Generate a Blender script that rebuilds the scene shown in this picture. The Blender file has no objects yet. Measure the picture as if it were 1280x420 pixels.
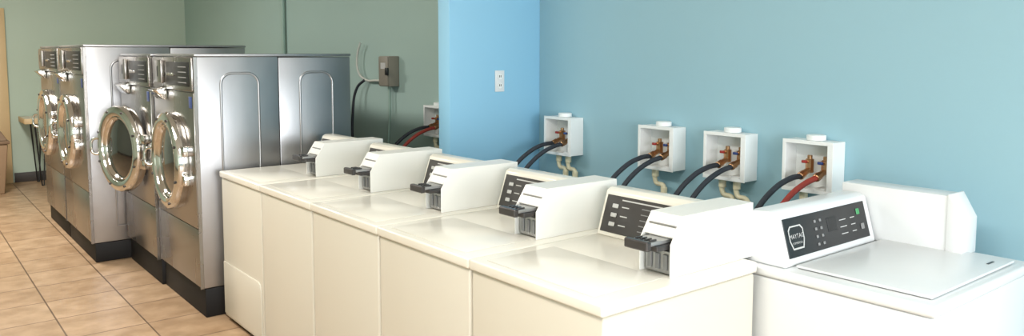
import bpy, bmesh, math, random
from mathutils import Vector, Matrix
random.seed(4)
S = bpy.context.scene
try:
    S.view_settings.view_transform = 'Standard'
except Exception:
    pass

def lin(c):
    c = c/255.0
    return c/12.92 if c <= 0.04045 else ((c+0.055)/1.055)**2.4
def rgb(r, g, b): return (lin(r), lin(g), lin(b), 1)

# ---------------------------------------------------------------- materials
def mat(name, col, rough=0.5, metal=0.0, var=0.06, nscale=6.0, bump=0.0, bscale=200, stretch=(1, 1, 1),
        rvar=0.0, coat=0.0, spec=0.5):
    m = bpy.data.materials.new(name); m.use_nodes = True
    nt = m.node_tree; N = nt.nodes; L = nt.links
    b = N['Principled BSDF']
    tc = N.new('ShaderNodeTexCoord'); mp = N.new('ShaderNodeMapping')
    mp.inputs['Scale'].default_value = stretch
    L.new(tc.outputs['Object'], mp.inputs[0])
    nz = N.new('ShaderNodeTexNoise'); nz.inputs['Scale'].default_value = nscale
    nz.inputs['Detail'].default_value = 4
    L.new(mp.outputs[0], nz.inputs[0])
    mx = N.new('ShaderNodeMix'); mx.data_type = 'RGBA'
    mx.inputs[6].default_value = tuple(c*(1-var) for c in col[:3])+(1,)
    mx.inputs[7].default_value = tuple(min(1, c*(1+var)) for c in col[:3])+(1,)
    L.new(nz.outputs[0], mx.inputs[0]); L.new(mx.outputs[2], b.inputs['Base Color'])
    b.inputs['Roughness'].default_value = rough
    b.inputs['Metallic'].default_value = metal
    b.inputs['Specular IOR Level'].default_value = spec
    if rvar:
        mr = N.new('ShaderNodeMapRange')
        mr.inputs[3].default_value = max(0.02, rough-rvar); mr.inputs[4].default_value = rough+rvar
        mr.inputs[1].default_value = 0.3; mr.inputs[2].default_value = 0.7
        L.new(nz.outputs[0], mr.inputs[0]); L.new(mr.outputs[0], b.inputs['Roughness'])
    if coat: b.inputs['Coat Weight'].default_value = coat; b.inputs['Coat Roughness'].default_value = 0.1
    if bump:
        n2 = N.new('ShaderNodeTexNoise'); n2.inputs['Scale'].default_value = bscale
        L.new(mp.outputs[0], n2.inputs[0])
        bp = N.new('ShaderNodeBump'); bp.inputs['Strength'].default_value = bump
        bp.inputs['Distance'].default_value = 0.002
        L.new(n2.outputs[0], bp.inputs['Height']); L.new(bp.outputs[0], b.inputs['Normal'])
    return m

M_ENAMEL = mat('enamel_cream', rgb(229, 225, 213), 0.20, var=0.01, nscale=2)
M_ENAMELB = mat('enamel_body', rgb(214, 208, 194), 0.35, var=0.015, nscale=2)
M_WHITE = mat('enamel_white', rgb(224, 226, 227), 0.27, var=0.01, nscale=3)
M_METERW = mat('meter_white', rgb(228, 227, 221), 0.35, var=0.015, nscale=4)
M_STEEL = mat('stainless_brushed', (0.41, 0.41, 0.42, 1), 0.36, 0.95, var=0.28, nscale=2.6, stretch=(1, 1, 0.6), rvar=0.06)
M_STEELF = mat('stainless_front', (0.33, 0.31, 0.29, 1), 0.28, 0.95, var=0.15, nscale=3, stretch=(1, 1, 0.4), rvar=0.05)
M_CHROME = mat('chrome', (0.68, 0.66, 0.63, 1), 0.10, 1.0, var=0.05)
M_DARKSTEEL = mat('dark_steel', (0.09, 0.085, 0.085, 1), 0.35, 0.7, var=0.2)
M_METAL = mat('meter_metal', (0.42, 0.42, 0.42, 1), 0.4, 0.8, var=0.2, nscale=20)
M_BLACK = mat('black_plastic', rgb(22, 22, 24), 0.4, var=0.15)
M_PANEL = mat('console_panel', rgb(56, 53, 51), 0.35, var=0.12, nscale=10)
M_PANELB = mat('console_panel_black', rgb(24, 25, 28), 0.25, var=0.1)
M_LABEL = mat('label_print', rgb(190, 190, 188), 0.5)
M_GREYL = mat('label_grey', rgb(130, 130, 130), 0.5)
M_PLINTH = mat('plinth_black', rgb(20, 18, 18), 0.6, var=0.2, spec=.3)
M_GLASS = mat('door_glass_dark', (0.012, 0.010, 0.009, 1), 0.05, 0.0, var=0.3, coat=0.6)
M_RUBBER = mat('hose_rubber', rgb(42, 46, 54), 0.55, var=0.2, nscale=30)
M_RED = mat('hose_red', rgb(150, 52, 40), 0.55, var=0.15, nscale=30)
M_BRASS = mat('brass', (0.55, 0.32, 0.17, 1), 0.3, 1.0, var=0.2, nscale=30)
M_VRED = mat('valve_red', rgb(150, 45, 40), 0.4)
M_VBLUE = mat('valve_blue', rgb(45, 65, 120), 0.4)
M_PVC = mat('pvc_cream', rgb(222, 214, 182), 0.4, var=0.05)
M_BOXP = mat('box_plastic', rgb(234, 237, 236), 0.45, var=0.02)
M_ELEC = mat('electrical_grey', rgb(136, 130, 118), 0.5, var=0.1)
M_CONDUIT = mat('conduit_painted', rgb(150, 174, 162), 0.5, var=0.08)
M_CABLE = mat('cable_grey', rgb(195, 198, 190), 0.5, var=0.05)
M_WOOD = mat('wood_tan', rgb(212, 184, 140), 0.45, var=0.08, nscale=5, stretch=(1, 8, 1))
M_BIN = mat('bin_brown', rgb(156, 128, 100), 0.5, var=0.06)
M_BINL = mat('bin_lid', rgb(128, 104, 82), 0.5, var=0.06)
M_TABTOP = mat('table_top', rgb(206, 198, 180), 0.35, var=0.05)
M_BASEB = mat('baseboard_dark', rgb(62, 56, 52), 0.5, var=0.1)
M_CEIL = mat('ceiling_paint', rgb(222, 222, 218), 0.9, var=0.03)
M_GREEN = mat('indicator_green', rgb(60, 150, 90), 0.4)
M_TRIMW = mat('window_trim', rgb(210, 208, 200), 0.5)
M_WALLR = mat('paint_blue', rgb(149, 187, 200), 0.6, var=0.02, nscale=1.2, bump=0.1, bscale=250)
M_WALLS = mat('paint_skyblue', rgb(143, 195, 223), 0.6, var=0.015, nscale=1.2, bump=0.1, bscale=250)
M_WALLB = mat('paint_sage_blue', rgb(162, 186, 179), 0.6, var=0.04, nscale=1.0, bump=0.1, bscale=250)
M_WALLA = mat('paint_sage', rgb(186, 202, 186), 0.6, var=0.04, nscale=1.0, bump=0.1, bscale=250)

def floor_mat():
    m = bpy.data.materials.new('floor_tile'); m.use_nodes = True
    nt = m.node_tree; N = nt.nodes; L = nt.links; b = N['Principled BSDF']
    tc = N.new('ShaderNodeTexCoord'); mp = N.new('ShaderNodeMapping')
    mp.inputs['Location'].default_value = (0.12, 0.1, 0)
    L.new(tc.outputs['Object'], mp.inputs[0])
    br = N.new('ShaderNodeTexBrick'); br.offset = 0.0; br.squash = 1.0
    br.inputs['Scale'].default_value = 1.0
    br.inputs['Brick Width'].default_value = 0.42; br.inputs['Row Height'].default_value = 0.42
    br.inputs['Mortar Size'].default_value = 0.005; br.inputs['Mortar Smooth'].default_value = 0.2
    br.inputs['Color1'].default_value = rgb(196, 167, 136); br.inputs['Color2'].default_value = rgb(182, 152, 121)
    br.inputs['Mortar'].default_value = rgb(116, 92, 72)
    L.new(mp.outputs[0], br.inputs[0])
    nz = N.new('ShaderNodeTexNoise'); nz.inputs['Scale'].default_value = 7; nz.inputs['Detail'].default_value = 6
    L.new(mp.outputs[0], nz.inputs[0])
    cr = N.new('ShaderNodeValToRGB'); cr.color_ramp.elements[0].position = .35; cr.color_ramp.elements[1].position = .7
    cr.color_ramp.elements[0].color = (0.70, 0.66, 0.60, 1); cr.color_ramp.elements[1].color = (1, 1, 1, 1)
    L.new(nz.outputs[0], cr.inputs[0])
    mx = N.new('ShaderNodeMix'); mx.data_type = 'RGBA'; mx.blend_type = 'MULTIPLY'; mx.inputs[0].default_value = 1
    L.new(br.outputs['Color'], mx.inputs[6]); L.new(cr.outputs[0], mx.inputs[7])
    L.new(mx.outputs[2], b.inputs['Base Color'])
    b.inputs['Roughness'].default_value = 0.36
    bp = N.new('ShaderNodeBump'); bp.inputs['Strength'].default_value = 0.4; bp.inputs['Distance'].default_value = 0.003
    bp.invert = True
    L.new(br.outputs['Fac'], bp.inputs['Height']); L.new(bp.outputs[0], b.inputs['Normal'])
    return m
M_FLOOR = floor_mat()

# ---------------------------------------------------------------- geometry helpers
def link(name, me, parent, m, loc=None, smooth=True):
    o = bpy.data.objects.new(name, me); S.collection.objects.link(o)
    if m: me.materials.append(m)
    if parent: o.parent = parent
    if smooth and hasattr(me, 'polygons'):
        for p in me.polygons: p.use_smooth = True
        try: me.set_sharp_from_angle(angle=math.radians(35))
        except Exception: pass
    return o
def grp(name, loc=(0, 0, 0), rotz=0.0):
    e = bpy.data.objects.new(name, None); e.location = loc; e.rotation_euler = (0, 0, rotz)
    e.empty_display_size = 0.1
    S.collection.objects.link(e); return e
def bm_out(bm, name, parent, m, bev=0, seg=2):
    bmesh.ops.recalc_face_normals(bm, faces=bm.faces)
    if bev > 0:
        es = [e for e in bm.edges if len(e.link_faces) == 2 and e.calc_face_angle(0) > 0.3]
        bmesh.ops.bevel(bm, geom=es, offset=bev, segments=seg, affect='EDGES', profile=0.5, clamp_overlap=True)
    me = bpy.data.meshes.new(name); bm.to_mesh(me); bm.free()
    return link(name, me, parent, m)
def box(parent, name, x0, x1, y0, y1, z0, z1, m, bev=0.003, seg=2):
    bm = bmesh.new()
    vs = [bm.verts.new((x, y, z)) for x in (x0, x1) for y in (y0, y1) for z in (z0, z1)]
    for f in ((0, 1, 3, 2), (4, 6, 7, 5), (0, 4, 5, 1), (2, 3, 7, 6), (0, 2, 6, 4), (1, 5, 7, 3)):
        bm.faces.new([vs[i] for i in f])
    return bm_out(bm, name, parent, m, bev, seg)
def prism(parent, name, pts, axis, a0, a1, m, bev=0.003, seg=2):
    def P(p, a):
        if axis == 'x': return (a, p[0], p[1])
        if axis == 'y': return (p[0], a, p[1])
        return (p[0], p[1], a)
    bm = bmesh.new()
    A = [bm.verts.new(P(p, a0)) for p in pts]; B = [bm.verts.new(P(p, a1)) for p in pts]
    bm.faces.new(A); bm.faces.new(B[::-1])
    n = len(pts)
    for i in range(n): bm.faces.new((A[i], B[i], B[(i+1) % n], A[(i+1) % n]))
    return bm_out(bm, name, parent, m, bev, seg)
def obox(parent, name, c, u, v, su, sv, sn, m, bev=0.0, lift=0.0):
    c = Vector(c); u = Vector(u).normalized(); v = Vector(v).normalized(); n = u.cross(v).normalized()
    bm = bmesh.new(); vs = []
    for a in (-su/2, su/2):
        for b in (-sv/2, sv/2):
            for h in (lift, lift+sn): vs.append(bm.verts.new(c+u*a+v*b+n*h))
    for f in ((0, 1, 3, 2), (4, 6, 7, 5), (0, 4, 5, 1), (2, 3, 7, 6), (0, 2, 6, 4), (1, 5, 7, 3)):
        bm.faces.new([vs[i] for i in f])
    return bm_out(bm, name, parent, m, bev, 1)
def frame_axes(d):
    d = Vector(d).normalized()
    a = Vector((0, 0, 1)) if abs(d.z) < 0.9 else Vector((1, 0, 0))
    u = d.cross(a).normalized(); return u, d.cross(u).normalized(), d
def lathe(parent, name, prof, c, d, m, seg=48):
    u, v, w = frame_axes(d); c = Vector(c); bm = bmesh.new(); rings = []
    for r, h in prof:
        if r < 1e-6: rings.append([bm.verts.new(c+w*h)])
        else: rings.append([bm.verts.new(c+w*h+u*(r*math.cos(2*math.pi*k/seg))+v*(r*math.sin(2*math.pi*k/seg))) for k in range(seg)])
    for A, B in zip(rings[:-1], rings[1:]):
        for k in range(seg):
            k2 = (k+1) % seg
            if len(A) == 1 and len(B) == 1: continue
            if len(A) == 1: bm.faces.new((A[0], B[k], B[k2]))
            elif len(B) == 1: bm.faces.new((A[k], B[0], A[k2]))
            else: bm.faces.new((A[k], B[k], B[k2], A[k2]))
    return bm_out(bm, name, parent, m)
def cyl(parent, name, p0, p1, r, m, seg=24, r2=None):
    p0 = Vector(p0); p1 = Vector(p1); h = (p1-p0).length; r2 = r if r2 is None else r2
    b = min(r, h)*0.12
    return lathe(parent, name, [(0, 0), (r-b, 0), (r, b), (r2, h-b), (r2-b, h), (0, h)], p0, p1-p0, m, seg)
def tube(parent, name, pts, r, m, auto=True):
    cu = bpy.data.curves.new(name, 'CURVE'); cu.dimensions = '3D'; cu.bevel_depth = r; cu.bevel_resolution = 4
    cu.use_fill_caps = True; cu.resolution_u = 10
    sp = cu.splines.new('BEZIER'); sp.bezier_points.add(len(pts)-1)
    for bp, p in zip(sp.bezier_points, pts):
        bp.co = p; bp.handle_left_type = bp.handle_right_type = 'AUTO' if auto else 'VECTOR'
    o = bpy.data.objects.new(name, cu); S.collection.objects.link(o); cu.materials.append(m)
    if parent: o.parent = parent
    return o

# ---------------------------------------------------------------- room
XL, XR, YF, YB, H = -2.8, 3.3, -3.0, 11.5, 3.0
box(None, 'floor', XL-.15, XR+.15, YF-.15, YB+.15, -0.1, 0, M_FLOOR, 0)
box(None, 'ceiling', XL-.15, XR+.15, YF-.15, YB+.15, H, H+.1, M_CEIL, 0)
box(None, 'wall_right', XR, XR+.15, YF, 3.95, 0, H, M_WALLR, 0)
box(None, 'wall_right_rear', XR, XR+.15, 3.95, YB+.15, 0, H, M_WALLB, 0)
box(None, 'wall_back', XL-.15, XR, YB, YB+.15, 0, H, M_WALLA, 0)
box(None, 'wall_left', XL-.15, XL, YF, YB, 0, H, M_WALLA, 0)
box(None, 'wall_partition', 2.594, XR, 3.83, 3.95, 0, H, M_WALLS, 0.004)
wf = grp('wall_front', (0, YF, 0))
box(wf, 'sill', XL, XR, -.15, 0, 0, .6, M_WALLR, 0)
box(wf, 'header', XL, XR, -.15, 0, 2.5, H, M_WALLR, 0)
for i, (a, b_) in enumerate(((XL, -2.5), (-.05, .25), (2.9, XR))):
    box(wf, 'pier_%d' % (i+1), a, b_, -.15, 0, .6, 2.5, M_WALLR, 0)
for i, (a, b_) in enumerate(((-2.5, -.05), (.25, 2.9))):
    w = grp('window_%d' % (i+1), (0, YF, 0))
    box(w, 'frame_bottom', a, b_, -.11, -.04, .6, .66, M_TRIMW)
    box(w, 'frame_top', a, b_, -.11, -.04, 2.44, 2.5, M_TRIMW)
    box(w, 'frame_side_1', a, a+.06, -.11, -.04, .66, 2.44, M_TRIMW)
    box(w, 'frame_side_2', b_-.06, b_, -.11, -.04, .66, 2.44, M_TRIMW)
    box(w, 'mullion', (a+b_)/2-.03, (a+b_)/2+.03, -.11, -.04, .66, 2.44, M_TRIMW)
box(None, 'baseboard_back', 1.17, XR, YB-.015, YB, 0, .12, M_BASEB, 0.003)
box(None, 'baseboard_right', XR-.012, XR, 3.95, YB-.02, 0, .1, M_BASEB, 0.003)
box(None, 'baseboard_left', XL, XL+.012, YF+.01, YB-.02, 0, .1, M_BASEB, 0.003)
d = grp('door_1', (.05, YB, 0))
box(d, 'jamb_right', .93, 1.10, -.05, 0, 0, 2.18, M_WOOD)
box(d, 'jamb_left', -.15, 0, -.05, 0, 0, 2.18, M_WOOD)
box(d, 'head', 0, .93, -.05, 0, 2.04, 2.18, M_WOOD)
box(d, 'leaf', .005, .925, -.035, 0, .005, 2.035, M_WOOD)
cyl(d, 'knob', (.85, -.035, 1.0), (.85, -.1, 1.0), .03, M_CHROME)

# ---------------------------------------------------------------- coin meter housing
def coin_meter(p, ox, oy, oz, L=.435, Wd=.13, Hh=.19, white=M_METERW):
    def tp(x, y, z): return (ox+x, oy+y, oz+z)
    prof = [(0, 0), (0, Hh*.56), (.055, Hh), (L, Hh), (L, 0)]
    P2 = [(a+ox, b+oz) for a, b in prof]
    t = .004; cr = oy
    prism(p, 'meter_side_near', P2, 'y', cr, cr+t, white, .0012, 1)
    prism(p, 'meter_side_far', P2, 'y', cr+Wd-t, cr+Wd, white, .0012, 1)
    def bx(name, x0, x1, y0, y1, z0, z1, m, bev=.002):
        a = tp(x0, y0, z0); b = tp(x1, y1, z1)
        box(p, name, a[0], b[0], a[1], b[1], a[2], b[2], m, bev, 1)
    bx('meter_top', .055, L, t, Wd-t, Hh-.004, Hh, white, .001)
    bx('meter_rear', L-.004, L, t, Wd-t, .002, Hh-.005, white, .001)
    prof2 = [(.02, Hh*.66), (.055, Hh), (.055, Hh-.004), (.022, Hh*.66-.004)]
    prism(p, 'meter_hood', [(a+ox, b+oz) for a, b in prof2], 'y', cr+t, cr+Wd-t, white, 0)
    bx('meter_block', .035, L*.8, .008, Wd-.008, .004, Hh-.03, M_METAL)
    bx('meter_face', .016, .034, .012, Wd-.012, .006, Hh*.42, M_METAL)
    for k in range(3):
        bx('meter_rib_%d' % k, .010, .0155, .024+.032*k, .040+.032*k, .018, Hh*.36, M_GREYL, .001)
    bx('coin_slide_bed', -.050, .05, .012, Wd-.012, Hh*.47, Hh*.56, M_DARKSTEEL)
    bx('coin_slide_top', -.078, .04, .024, Wd-.024, Hh*.56, Hh*.63, M_METAL)
    bx('coin_slide_handle', -.092, -.070, .016, Wd-.016, Hh*.50, Hh*.66, M_DARKSTEEL, .004)
    for k in range(4):
        bx('coin_slot_%d' % k, -.060, -.030, .031+.019*k, .038+.019*k, Hh*.63, Hh*.66, M_DARKSTEEL, .001)

# ---------------------------------------------------------------- row of top-loading washers
WP = .645
def top_loader(i):
    p = grp('top_load_washer', (1.520, 1.494+WP*i, 0))
    w = WP-.003
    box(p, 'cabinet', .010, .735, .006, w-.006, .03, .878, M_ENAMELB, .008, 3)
    box(p, 'kick_base', .04, .70, .03, w-.03, 0, .03, M_BLACK, .002)
    box(p, 'deck', 0, .745, .001, w-.001, .880, .918, M_ENAMEL, .008, 4)
    box(p, 'lid', .035, .34, .07, w-.06, .9185, .9205, M_ENAMEL, .0009, 2)
    y0, y1 = .185, w-.004
    prism(p, 'console', [(.612, .918), (.668, 1.086), (.688, 1.097), (.742, 1.097), (.745, .918)], 'y', y0, y1, M_ENAMEL, .005, 3)
    bot = Vector((.612, 0, .918)); top = Vector((.668, 0, 1.086)); v = (top-bot).normalized(); u = Vector((0, -1, 0))
    n = u.cross(v)
    if n.x > 0: u = -u
    sl = (top-bot).length
    def C(yy, f): q = bot.lerp(top, f); return (q.x, yy, q.z)
    yc = (y0+y1)/2; wd = y1-y0
    obox(p, 'control_panel', C(yc, .5), u, v, wd-.03, sl*.82, .003, M_PANEL, .001)
    for r in range(3):
        obox(p, 'button_%d' % r, C(y1-.070, .28+.2*r), u, v, .030, .016, .005, M_LABEL, .002, .003)
        obox(p, 'button_text_%d' % r, C(y1-.120, .28+.2*r), u, v, .036, .004, .0006, M_LABEL, 0, .003)
    for r in range(5):
        obox(p, 'print_line_%d' % r, C(yc-.02, .24+.12*r), u, v, .09, .0035, .0006, M_GREYL, 0, .003)
    obox(p, 'display', C(yc-.12, .62), u, v, .07, .03, .002, M_BLACK, .001, .003)
    obox(p, 'display_text', C(yc-.12, .36), u, v, .06, .004, .0006, M_LABEL, 0, .003)
    obox(p, 'title_print', C(yc+.03, .83), u, v, .2, .005, .0006, M_LABEL, 0, .003)
    coin_meter(p, .352, .052, .9185)
    if i == 4:
        prof = [(.02, .05), (w-.02, .05), (w-.02, .37), (.06, .37), (.035, .36), (.022, .335), (.02, .31)]
        prism(p, 'access_panel', prof, 'x', .002, .0105, M_ENAMELB, .004, 2)
    return p
for i in range(5): top_loader(i)

# ---------------------------------------------------------------- single top loader facing the camera side
def panel_washer():
    X0, X1, Y0, Y1 = 2.285, 3.06, .927, 1.62
    p = grp('top_load_washer', (X0, Y0, 0)); W = X1-X0; D = Y1-Y0
    box(p, 'cabinet', .008, W-.008, .010, D-.01, .03, .862, M_WHITE, .008, 3)
    box(p, 'kick_base', .04, W-.04, .04, D-.04, 0, .03, M_BLACK)
    box(p, 'deck', 0, W, 0, D, .864, .900, M_WHITE, .012, 4)
    box(p, 'lid_seal', .064, W-.079, .042, .468, .9002, .9025, M_GREYL, .001, 1)
    box(p, 'lid', .060, W-.075, .036, .474, .9032, .912, M_WHITE, .004, 3)
    box(p, 'lid_notch', W-.20, W-.15, .072, .080, .9122, .9135, M_DARKSTEEL, .0005, 1)
    prism(p, 'console', [(.488, .901), (.535, 1.074), (.560, 1.086), (.64, 1.080), (.675, 1.02), (.68, .901)], 'x', .02, .642, M_WHITE, .010, 4)
    bot = Vector((0, .488, .901)); top = Vector((0, .535, 1.074)); v = (top-bot).normalized(); u = Vector((1, 0, 0))
    if u.cross(v).y > 0: u = -u
    def C(x, f): q = bot.lerp(top, f); return (x, q.y, q.z)
    sl = (top-bot).length
    obox(p, 'control_panel', C(.328, .53), u, v, .550, sl*.75, .003, M_PANELB, .001)
    oc = [(-.042, -.012), (-.030, -.040), (.030, -.040), (.042, -.012), (.042, .022), (.030, .034), (-.030, .034), (-.042, .022)]
    bm = bmesh.new(); n = Vector((1, 0, 0)).cross(v)
    n = -n if n.y > 0 else n
    cc = Vector(C(.118, .54))
    outer = [bm.verts.new(cc+Vector((a*1.1, 0, 0))+v*b*1.1+n*.0042) for a, b in oc]
    inner = [bm.verts.new(cc+Vector((a*.96, 0, 0))+v*b*.96+n*.0042) for a, b in oc]
    for k in range(8): bm.faces.new((outer[k], outer[(k+1) % 8], inner[(k+1) % 8], inner[k]))
    bm_out(bm, 'emblem_outline', p, M_LABEL)
    cu = bpy.data.curves.new('emblem_text', 'FONT'); cu.body = 'MAYTAG'; cu.size = .022; cu.align_x = 'CENTER'; cu.align_y = 'CENTER'
    cu.materials.append(M_LABEL)
    t = bpy.data.objects.new('emblem_text', cu); S.collection.objects.link(t); t.parent = p
    t.location = cc+n*.0045
    t.rotation_euler = Matrix((Vector((1, 0, 0)), v, n)).transposed().to_euler()
    t2c = bpy.data.curves.new('emblem_caption', 'FONT'); t2c.body = 'COMMERCIAL'; t2c.size = .010; t2c.align_x = 'CENTER'; t2c.materials.append(M_LABEL)
    t2 = bpy.data.objects.new('emblem_caption', t2c); S.collection.objects.link(t2); t2.parent = p
    t2.location = cc+n*.0045-v*.026; t2.rotation_euler = t.rotation_euler
    for c_ in range(2):
        for r in range(4):
            obox(p, 'button_%d_%d' % (c_, r), C(.245+.035*c_, .28+.15*r), u, v, .012, .010, .003, M_GREYL, .001, .003)
    obox(p, 'display', C(.355, .60), u, v, .06, .05, .002, M_BLACK, .001, .003)
    for r in range(3):
        obox(p, 'print_line_%d' % r, C(.43, .35+.14*r), u, v, .045, .003, .0006, M_LABEL, 0, .003)
        obox(p, 'print_mark_%d' % r, C(.50, .35+.14*r), u, v, .03, .003, .0006, M_LABEL, 0, .003)
    obox(p, 'indicator', C(.545, .72), u, v, .022, .022, .003, M_GREEN, .002, .003)
    obox(p, 'start_button', C(.56, .40), u, v, .022, .022, .004, M_GREYL, .003, .003)
    prof = [(.195, .9005), (.195, 1.030), (.240, 1.112), (.64, 1.112), (.64, .9005)]
    prism(p, 'meter_case', prof, 'x', .655, W-.005, M_WHITE, .004, 2)
    prof = [(.187, .9005), (.187, 1.032), (.235, 1.118), (.243, 1.118), (.243, .9005)]
    prism(p, 'meter_front_cover', prof, 'x', .650, W-.002, M_WHITE, .003, 2)
panel_washer()

# ---------------------------------------------------------------- stainless front loaders
def door(p, Wc, zc, R, openang=0.0):
    d = bpy.data.objects.new('door_assembly', None); S.collection.objects.link(d); d.parent = p
    hy = -R-.02
    d.location = (-.012, Wc+hy, zc); d.rotation_euler = (0, 0, openang)
    c = (0, -hy, 0); w = (-1, 0, 0)
    lathe(d, 'door_ring', [(R*.70, .0), (R*.98, .0), (R, .015), (R, .05), (R*.97, .068), (R*.90, .078), (R*.82, .078), (R*.76, .070), (R*.72, .045), (R*.70, 0)], c, w, M_CHROME, 72)
    lathe(d, 'door_ring_inner', [(R*.64, .02), (R*.74, .03), (R*.735, .058), (R*.71, .064), (R*.67, .052), (R*.64, .03), (R*.64, .02)], c, w, M_CHROME, 64)
    lathe(d, 'door_glass', [(R*.70, .028), (R*.66, .042), (R*.45, .055), (R*.22, .062), (0, .064)], c, w, M_GLASS, 64)
    lathe(d, 'door_back', [(R*.90, -.001), (R*.7, -.0015), (0, -.0015)], c, w, M_DARKSTEEL, 48)
    for k, a in enumerate(range(0, 360, 45)):
        q = math.radians(a+22)
        yy = -hy+R*.90*math.cos(q); zz = R*.90*math.sin(q)
        cyl(d, 'bolt_%d' % k, (-.076, yy, zz), (-.084, yy, zz), .009, M_DARKSTEEL, 8)
    box(d, 'hinge_upper', -.05, .003, -.03, .05, .06, .12, M_CHROME, .004)
    box(d, 'hinge_lower', -.05, .003, -.03, .05, -.12, -.06, M_CHROME, .004)
    tube(d, 'door_handle', [(-.07, -hy+R*.90, .06), (-.10, -hy+R*.97, .05), (-.11, -hy+R*.99, 0), (-.10, -hy+R*.97, -.05), (-.07, -hy+R*.90, -.06)], .010, M_CHROME)
    return d

def arch(x0, x1, z0, z1, r=.07):
    pts = [(x0, z0), (x1, z0), (x1, z1-r)]
    for k in range(1, 8):
        a = math.pi/2*k/8; pts.append((x1-r+r*math.cos(a), z1-r+r*math.sin(a)))
    pts.append((x1-r, z1)); pts.append((x0+r, z1))
    for k in range(1, 8):
        a = math.pi/2*k/8; pts.append((x0+r-r*math.sin(a), z1-r+r*math.cos(a)))
    pts.append((x0, z1-r))
    return pts

def front_loader(loc, W, D, Hh, zc, R, pl=.18, openang=0.0):
    p = grp('front_load_washer', loc)
    box(p, 'plinth', .015, D-.02, .0, W, 0, pl, M_PLINTH, .006)
    z0 = pl+.002
    hx = D*.505
    box(p, 'body_front', 0, hx-.003, .004, W-.004, z0, Hh-.018, M_STEEL, .006)
    box(p, 'body_rear', hx+.001, D, .007, W-.007, z0, Hh-.022, M_STEEL, .006)
    box(p, 'seam_filler', hx-.004, hx+.002, .012, W-.012, z0+.01, Hh-.03, M_DARKSTEEL, 0)
    box(p, 'top_cover', -.006, D+.004, .0, W, Hh-.018, Hh, M_STEEL, .006)
    for nm, a, b_, yy in (('front', .145, .375, .0065), ('rear', .645, .87, .0095)):
        pts = [(q[0], yy, q[1]) for q in arch(D*a, D*b_, z0+.12, Hh-.12)]
        o = tube(p, 'side_emboss_'+nm, pts, .0085, M_STEEL, auto=False); o.data.splines[0].use_cyclic_u = True
    box(p, 'front_lower_panel', -.010, -.0005, .012, W-.012, z0+.01, .55, M_STEELF, .004)
    box(p, 'front_door_panel', -.014, -.0005, .012, W-.012, .556, Hh-.235, M_STEELF, .004)
    box(p, 'control_housing', -.022, -.0005, .012, W-.012, Hh-.228, Hh-.022, M_STEELF, .006)
    box(p, 'control_plate', -.026, -.0225, .05, W*.60, Hh-.20, Hh-.05, M_BLACK, .002)
    for k in range(4):
        box(p, 'program_label_%d' % k, -.0275, -.0262, .10, W*.30, Hh-.180+.032*k, Hh-.174+.032*k, M_GREYL, 0)
    for k in range(5):
        yy = W*.40+.032*k
        cyl(p, 'program_button_%d' % k, (-.026, yy, Hh-.13), (-.034, yy, Hh-.13), .010, M_CHROME, 12)
    box(p, 'coin_acceptor', -.045, -.0225, W*.66, W*.84, Hh-.19, Hh-.04, M_STEELF, .004)
    box(p, 'coin_slot', -.047, -.0455, W*.74, W*.755, Hh-.15, Hh-.08, M_BLACK, 0)
    box(p, 'status_badge', -.0165, -.0145, .04, .10, Hh-.33, Hh-.26, M_VBLUE, .001)
    prism(p, 'soap_hopper', [(-.075, Hh-.25), (-.085, Hh-.235), (-.02, Hh-.21), (-.0145, Hh-.29), (-.03, Hh-.30)], 'y', W*.62, W*.86, M_CHROME, .003)
    box(p, 'edge_trim_near', -.012, .010, -.002, .0035, z0, Hh-.02, M_STEELF, .001, 1)
    door(p, W*.5, zc, R, openang)
    return p
front_loader((1.43, 4.81, 0), .89, 1.02, 1.62, .935, .315)
front_loader((1.41, 5.71, 0), .89, 1.02, 1.62, .935, .315, openang=math.radians(13))
front_loader((1.165, 6.64, 0), 1.06, 1.23, 1.69, .99, .305, pl=.15)
front_loader((1.165, 7.72, 0), 1.06, 1.23, 1.69, .99, .305, pl=.15)

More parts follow.
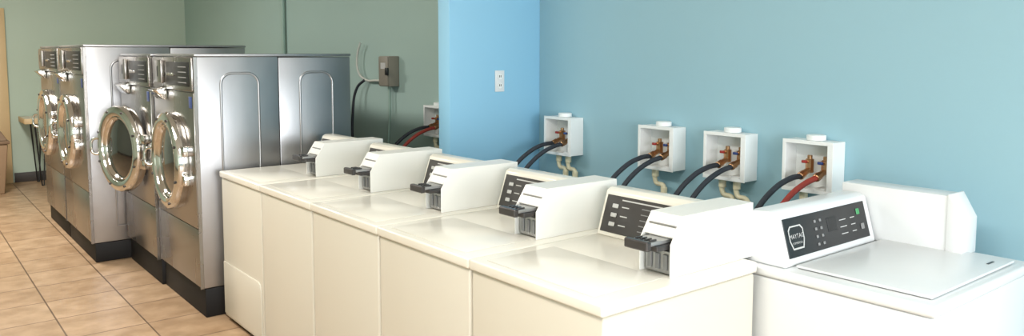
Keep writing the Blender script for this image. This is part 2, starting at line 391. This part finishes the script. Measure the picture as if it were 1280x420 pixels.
# ---------------------------------------------------------------- washer outlet boxes, valves, hoses
def outlet_box(y, z=1.115, hoses=(M_RUBBER, M_RUBBER), pipes=1):
    p = grp('washer_outlet_box', (XR, y, z))
    w, h, dp = .120, .115, .105
    t = .006
    box(p, 'back', -.006, -.001, -w, w, -h, h, M_BOXP, .001, 1)
    box(p, 'side_near', -dp, -.006, -w, -w+t, -h, h, M_BOXP, .001, 1)
    box(p, 'side_far', -dp, -.006, w-t, w, -h, h, M_BOXP, .001, 1)
    box(p, 'top', -dp, -.006, -w+t, w-t, h-t, h, M_BOXP, .001, 1)
    box(p, 'bottom', -dp, -.006, -w+t, w-t, -h, -h+t, M_BOXP, .001, 1)
    fl = .014
    box(p, 'flange_top', -dp-.004, -dp, -w-.003, w+.003, h-fl, h+.003, M_BOXP, .001, 1)
    box(p, 'flange_bottom', -dp-.004, -dp, -w-.003, w+.003, -h-.003, -h+fl, M_BOXP, .001, 1)
    box(p, 'flange_near', -dp-.004, -dp, -w-.003, -w+fl+.01, -h+fl, h-fl, M_BOXP, .001, 1)
    box(p, 'flange_far', -dp-.004, -dp, w-fl, w+.003, -h+fl, h-fl, M_BOXP, .001, 1)
    cyl(p, 'vent_cap', (-.052, -.01, h+.001), (-.052, -.01, h+.026), .042, M_BOXP, 28)
    box(p, 'drain_cap', -.08, -.02, -.075, -.025, -h+t, -h+.02, M_BOXP, .004)
    for k, (yy, vm) in enumerate(((.022, M_VRED), (-.055, M_VBLUE))):
        cyl(p, 'valve_inlet_%d' % k, (-.045, yy, h-.07), (-.045, yy, -.02), .011, M_BRASS, 14)
        cyl(p, 'valve_body_%d' % k, (-.045, yy, .028), (-.045, yy, -.035), .019, M_BRASS, 8)
        cyl(p, 'valve_spout_%d' % k, (-.045, yy, -.02), (-.098, yy, -.036), .014, M_BRASS, 14)
        cyl(p, 'valve_stem_%d' % k, (-.045, yy, .01), (-.085, yy, .02), .007, M_BRASS, 10)
        box(p, 'valve_handle_%d' % k, -.095, -.085, yy-.014, yy+.014, .012, .026, vm, .004)
        cyl(p, 'hose_nut_%d' % k, (-.092, yy, -.034), (-.125, yy, -.046), .018, M_BRASS, 8)
        tube(p, 'hose_%d' % k, [(-.115, yy, -.043), (-.20, yy+.005, -.050-.01*k), (-.30, yy+.02, -.09-.02*k), (-.42, yy+.035, -.19-.03*k), (-.52, yy+.04, -.34), (-.62, yy+.03, -.48)], .0128, hoses[k])
    for k in range(pipes):
        yy = .045-.085*k
        tube(p, 'drain_pipe_%d' % k, [(-.05, yy, -h-.006), (-.05, yy, -h-.07), (-.05, yy-.012, -h-.085), (-.05, yy-.05, -h-.09), (-.05, yy-.062, -h-.10), (-.05, yy-.062, -h-.5)], .013, M_PVC)
        cyl(p, 'drain_coupling_%d' % k, (-.05, yy, -h-.004), (-.05, yy, -h-.05), .019, M_PVC, 16)
        cyl(p, 'drain_elbow_%d' % k, (-.05, yy-.062, -h-.10), (-.05, yy-.062, -h-.135), .018, M_PVC, 16)
outlet_box(3.54, pipes=2)
outlet_box(2.755)
outlet_box(2.315, pipes=2)
outlet_box(1.870, hoses=(M_RUBBER, M_RED))
outlet_box(4.95, z=1.11, hoses=(M_RUBBER, M_RED))

# ---------------------------------------------------------------- wall electrics
e = grp('electrical_disconnect_box', (XR, 5.69, 1.475))
box(e, 'enclosure', -.10, -.001, -.080, .080, -.125, .125, M_ELEC, .005)
box(e, 'cover', -.108, -.1005, -.075, .075, -.12, .12, M_ELEC, .003)
box(e, 'lever', -.125, -.108, -.095, -.055, -.03, .03, M_BLACK, .003)
box(e, 'label', -.1095, -.1085, -.04, .04, .02, .07, M_LABEL, 0)
tube(e, 'conduit_down', [(-.04, .02, -.126), (-.04, .02, -.35), (-.04, .05, -.6), (-.04, .06, -1.0)], .012, M_CONDUIT)
tube(e, 'conduit_side', [(-.04, .081, -.08), (-.04, .25, -.085), (-.04, .44, -.08), (-.05, .54, -.02), (-.05, .56, .12), (-.05, .50, .24)], .010, M_CABLE)
tube(e, 'cable_drop', [(-.04, .44, -.08), (-.07, .54, -.16), (-.10, .57, -.4), (-.12, .54, -.7)], .012, M_RUBBER)
c = grp('wall_conduit', (XR-.03, 7.94, 0))
cyl(c, 'pipe', (0, 0, 1.0), (0, 0, 2.995), .022, M_CONDUIT)
for k, zz in enumerate((1.3, 2.3)):
    box(c, 'strap_%d' % k, -.026, .029, -.035, .035, zz, zz+.025, M_CONDUIT, .003)
o = grp('wall_outlet', (2.967, 3.83, 1.45))
box(o, 'plate', -.036, .036, -.006, -.0005, -.066, .066, M_WHITE, .003)
for k, zz in enumerate((-.028, .028)):
    lathe(o, 'receptacle_%d' % k, [(0, .0065), (.017, .0065), (.0175, .010), (0, .010)], (0, 0, zz), (0, -1, 0), M_BOXP, 24)
    for s in (-1, 1):
        box(o, 'slot_%d_%d' % (k, s), s*.006-.002, s*.006+.002, -.0112, -.0101, zz-.005, zz+.009, M_BLACK, 0)

# ---------------------------------------------------------------- folding table & bin at far wall
t = grp('folding_table', (1.25, YB-.60, 0))
box(t, 'top', 0, 1.7, 0, .56, .81, .835, M_TABTOP, .003)
box(t, 'edge_band', -.004, 1.704, -.012, -.001, .775, .838, M_WOOD, .003)
box(t, 'edge_band_side', -.012, -.001, -.012, .56, .775, .838, M_WOOD, .003)
for k, (lx, ly) in enumerate(((.16, .08), (.16, .46), (1.5, .08), (1.5, .46))):
    tube(t, 'hairpin_leg_%d' % k, [(lx-.06, ly, .808), (lx-.01, ly, .01), (lx+.01, ly, .01), (lx+.06, ly, .808)], .010, M_BLACK, auto=False)
b = grp('waste_bin', (.83, YB-.75, 0))
bm = bmesh.new()
lo = [bm.verts.new((x*.15, y*.13, 0.0)) for x, y in ((-1, -1), (1, -1), (1, 1), (-1, 1))]
hi = [bm.verts.new((x*.20, y*.18, .58)) for x, y in ((-1, -1), (1, -1), (1, 1), (-1, 1))]
bm.faces.new(lo[::-1]); bm.faces.new(hi)
for k in range(4): bm.faces.new((lo[k], lo[(k+1) % 4], hi[(k+1) % 4], hi[k]))
bm_out(bm, 'bin_body', b, M_BIN, .015, 3)
box(b, 'bin_rim', -.215, .215, -.195, .195, .582, .62, M_BINL, .008)
bm = bmesh.new()
lo = [bm.verts.new((x*.20, y*.18, .622)) for x, y in ((-1, -1), (1, -1), (1, 1), (-1, 1))]
hi = [bm.verts.new((x*.14, y*.12, .73)) for x, y in ((-1, -1), (1, -1), (1, 1), (-1, 1))]
bm.faces.new(lo[::-1]); bm.faces.new(hi)
for k in range(4): bm.faces.new((lo[k], lo[(k+1) % 4], hi[(k+1) % 4], hi[k]))
bm_out(bm, 'bin_lid', b, M_BINL, .01, 3)
box(b, 'bin_flap', -.08, .08, -.172, -.160, .635, .70, M_BLACK, .002)

# ---------------------------------------------------------------- lights
def emat():
    m = bpy.data.materials.new('diffuser'); m.use_nodes = True
    b = m.node_tree.nodes['Principled BSDF']
    b.inputs['Emission Color'].default_value = (1, .96, .9, 1); b.inputs['Emission Strength'].default_value = 3.0
    return m
M_EM = emat()
for (lx, ly, en) in ((0.3, 1.2, 54), (0.3, 4.6, 66), (0.3, 8.2, 115)):
    g = grp('ceiling_light', (lx, ly, H))
    box(g, 'housing', -.32, .32, -.62, .62, -.06, -.002, M_TRIMW, .004)
    box(g, 'diffuser', -.29, .29, -.59, .59, -.066, -.0605, M_EM, .001, 1)
    ld = bpy.data.lights.new('troffer_lamp', 'AREA'); ld.shape = 'RECTANGLE'; ld.size = .58; ld.size_y = 1.18
    ld.energy = en; ld.color = (1, .96, .90)
    lo = bpy.data.objects.new('lamp', ld); S.collection.objects.link(lo); lo.parent = g; lo.location = (0, 0, -.075)
for (cx, wd) in ((-1.275, 2.3), (1.575, 2.5)):
    ld = bpy.data.lights.new('window_daylight', 'AREA'); ld.shape = 'RECTANGLE'; ld.size = wd; ld.size_y = 1.75
    ld.energy = 155; ld.color = (.97, .985, 1.0)
    lo = bpy.data.objects.new('window_daylight', ld); S.collection.objects.link(lo)
    lo.location = (cx, YF-.2, 1.55); lo.rotation_euler = (math.radians(90), 0, 0)
w = bpy.data.worlds.new('world'); S.world = w; w.use_nodes = True
w.node_tree.nodes['Background'].inputs[0].default_value = (.75, .87, 1, 1)
w.node_tree.nodes['Background'].inputs[1].default_value = 1.0

# ---------------------------------------------------------------- camera
cd = bpy.data.cameras.new('camera'); cam = bpy.data.objects.new('camera', cd); S.collection.objects.link(cam)
cam.location = (0, 0, 1.62); cam.rotation_euler = (math.radians(90-4.88), 0, math.radians(-38.7))
cd.sensor_width = 36; cd.lens = 27.31; cd.shift_y = -60/1280; cd.clip_end = 100
S.camera = cam
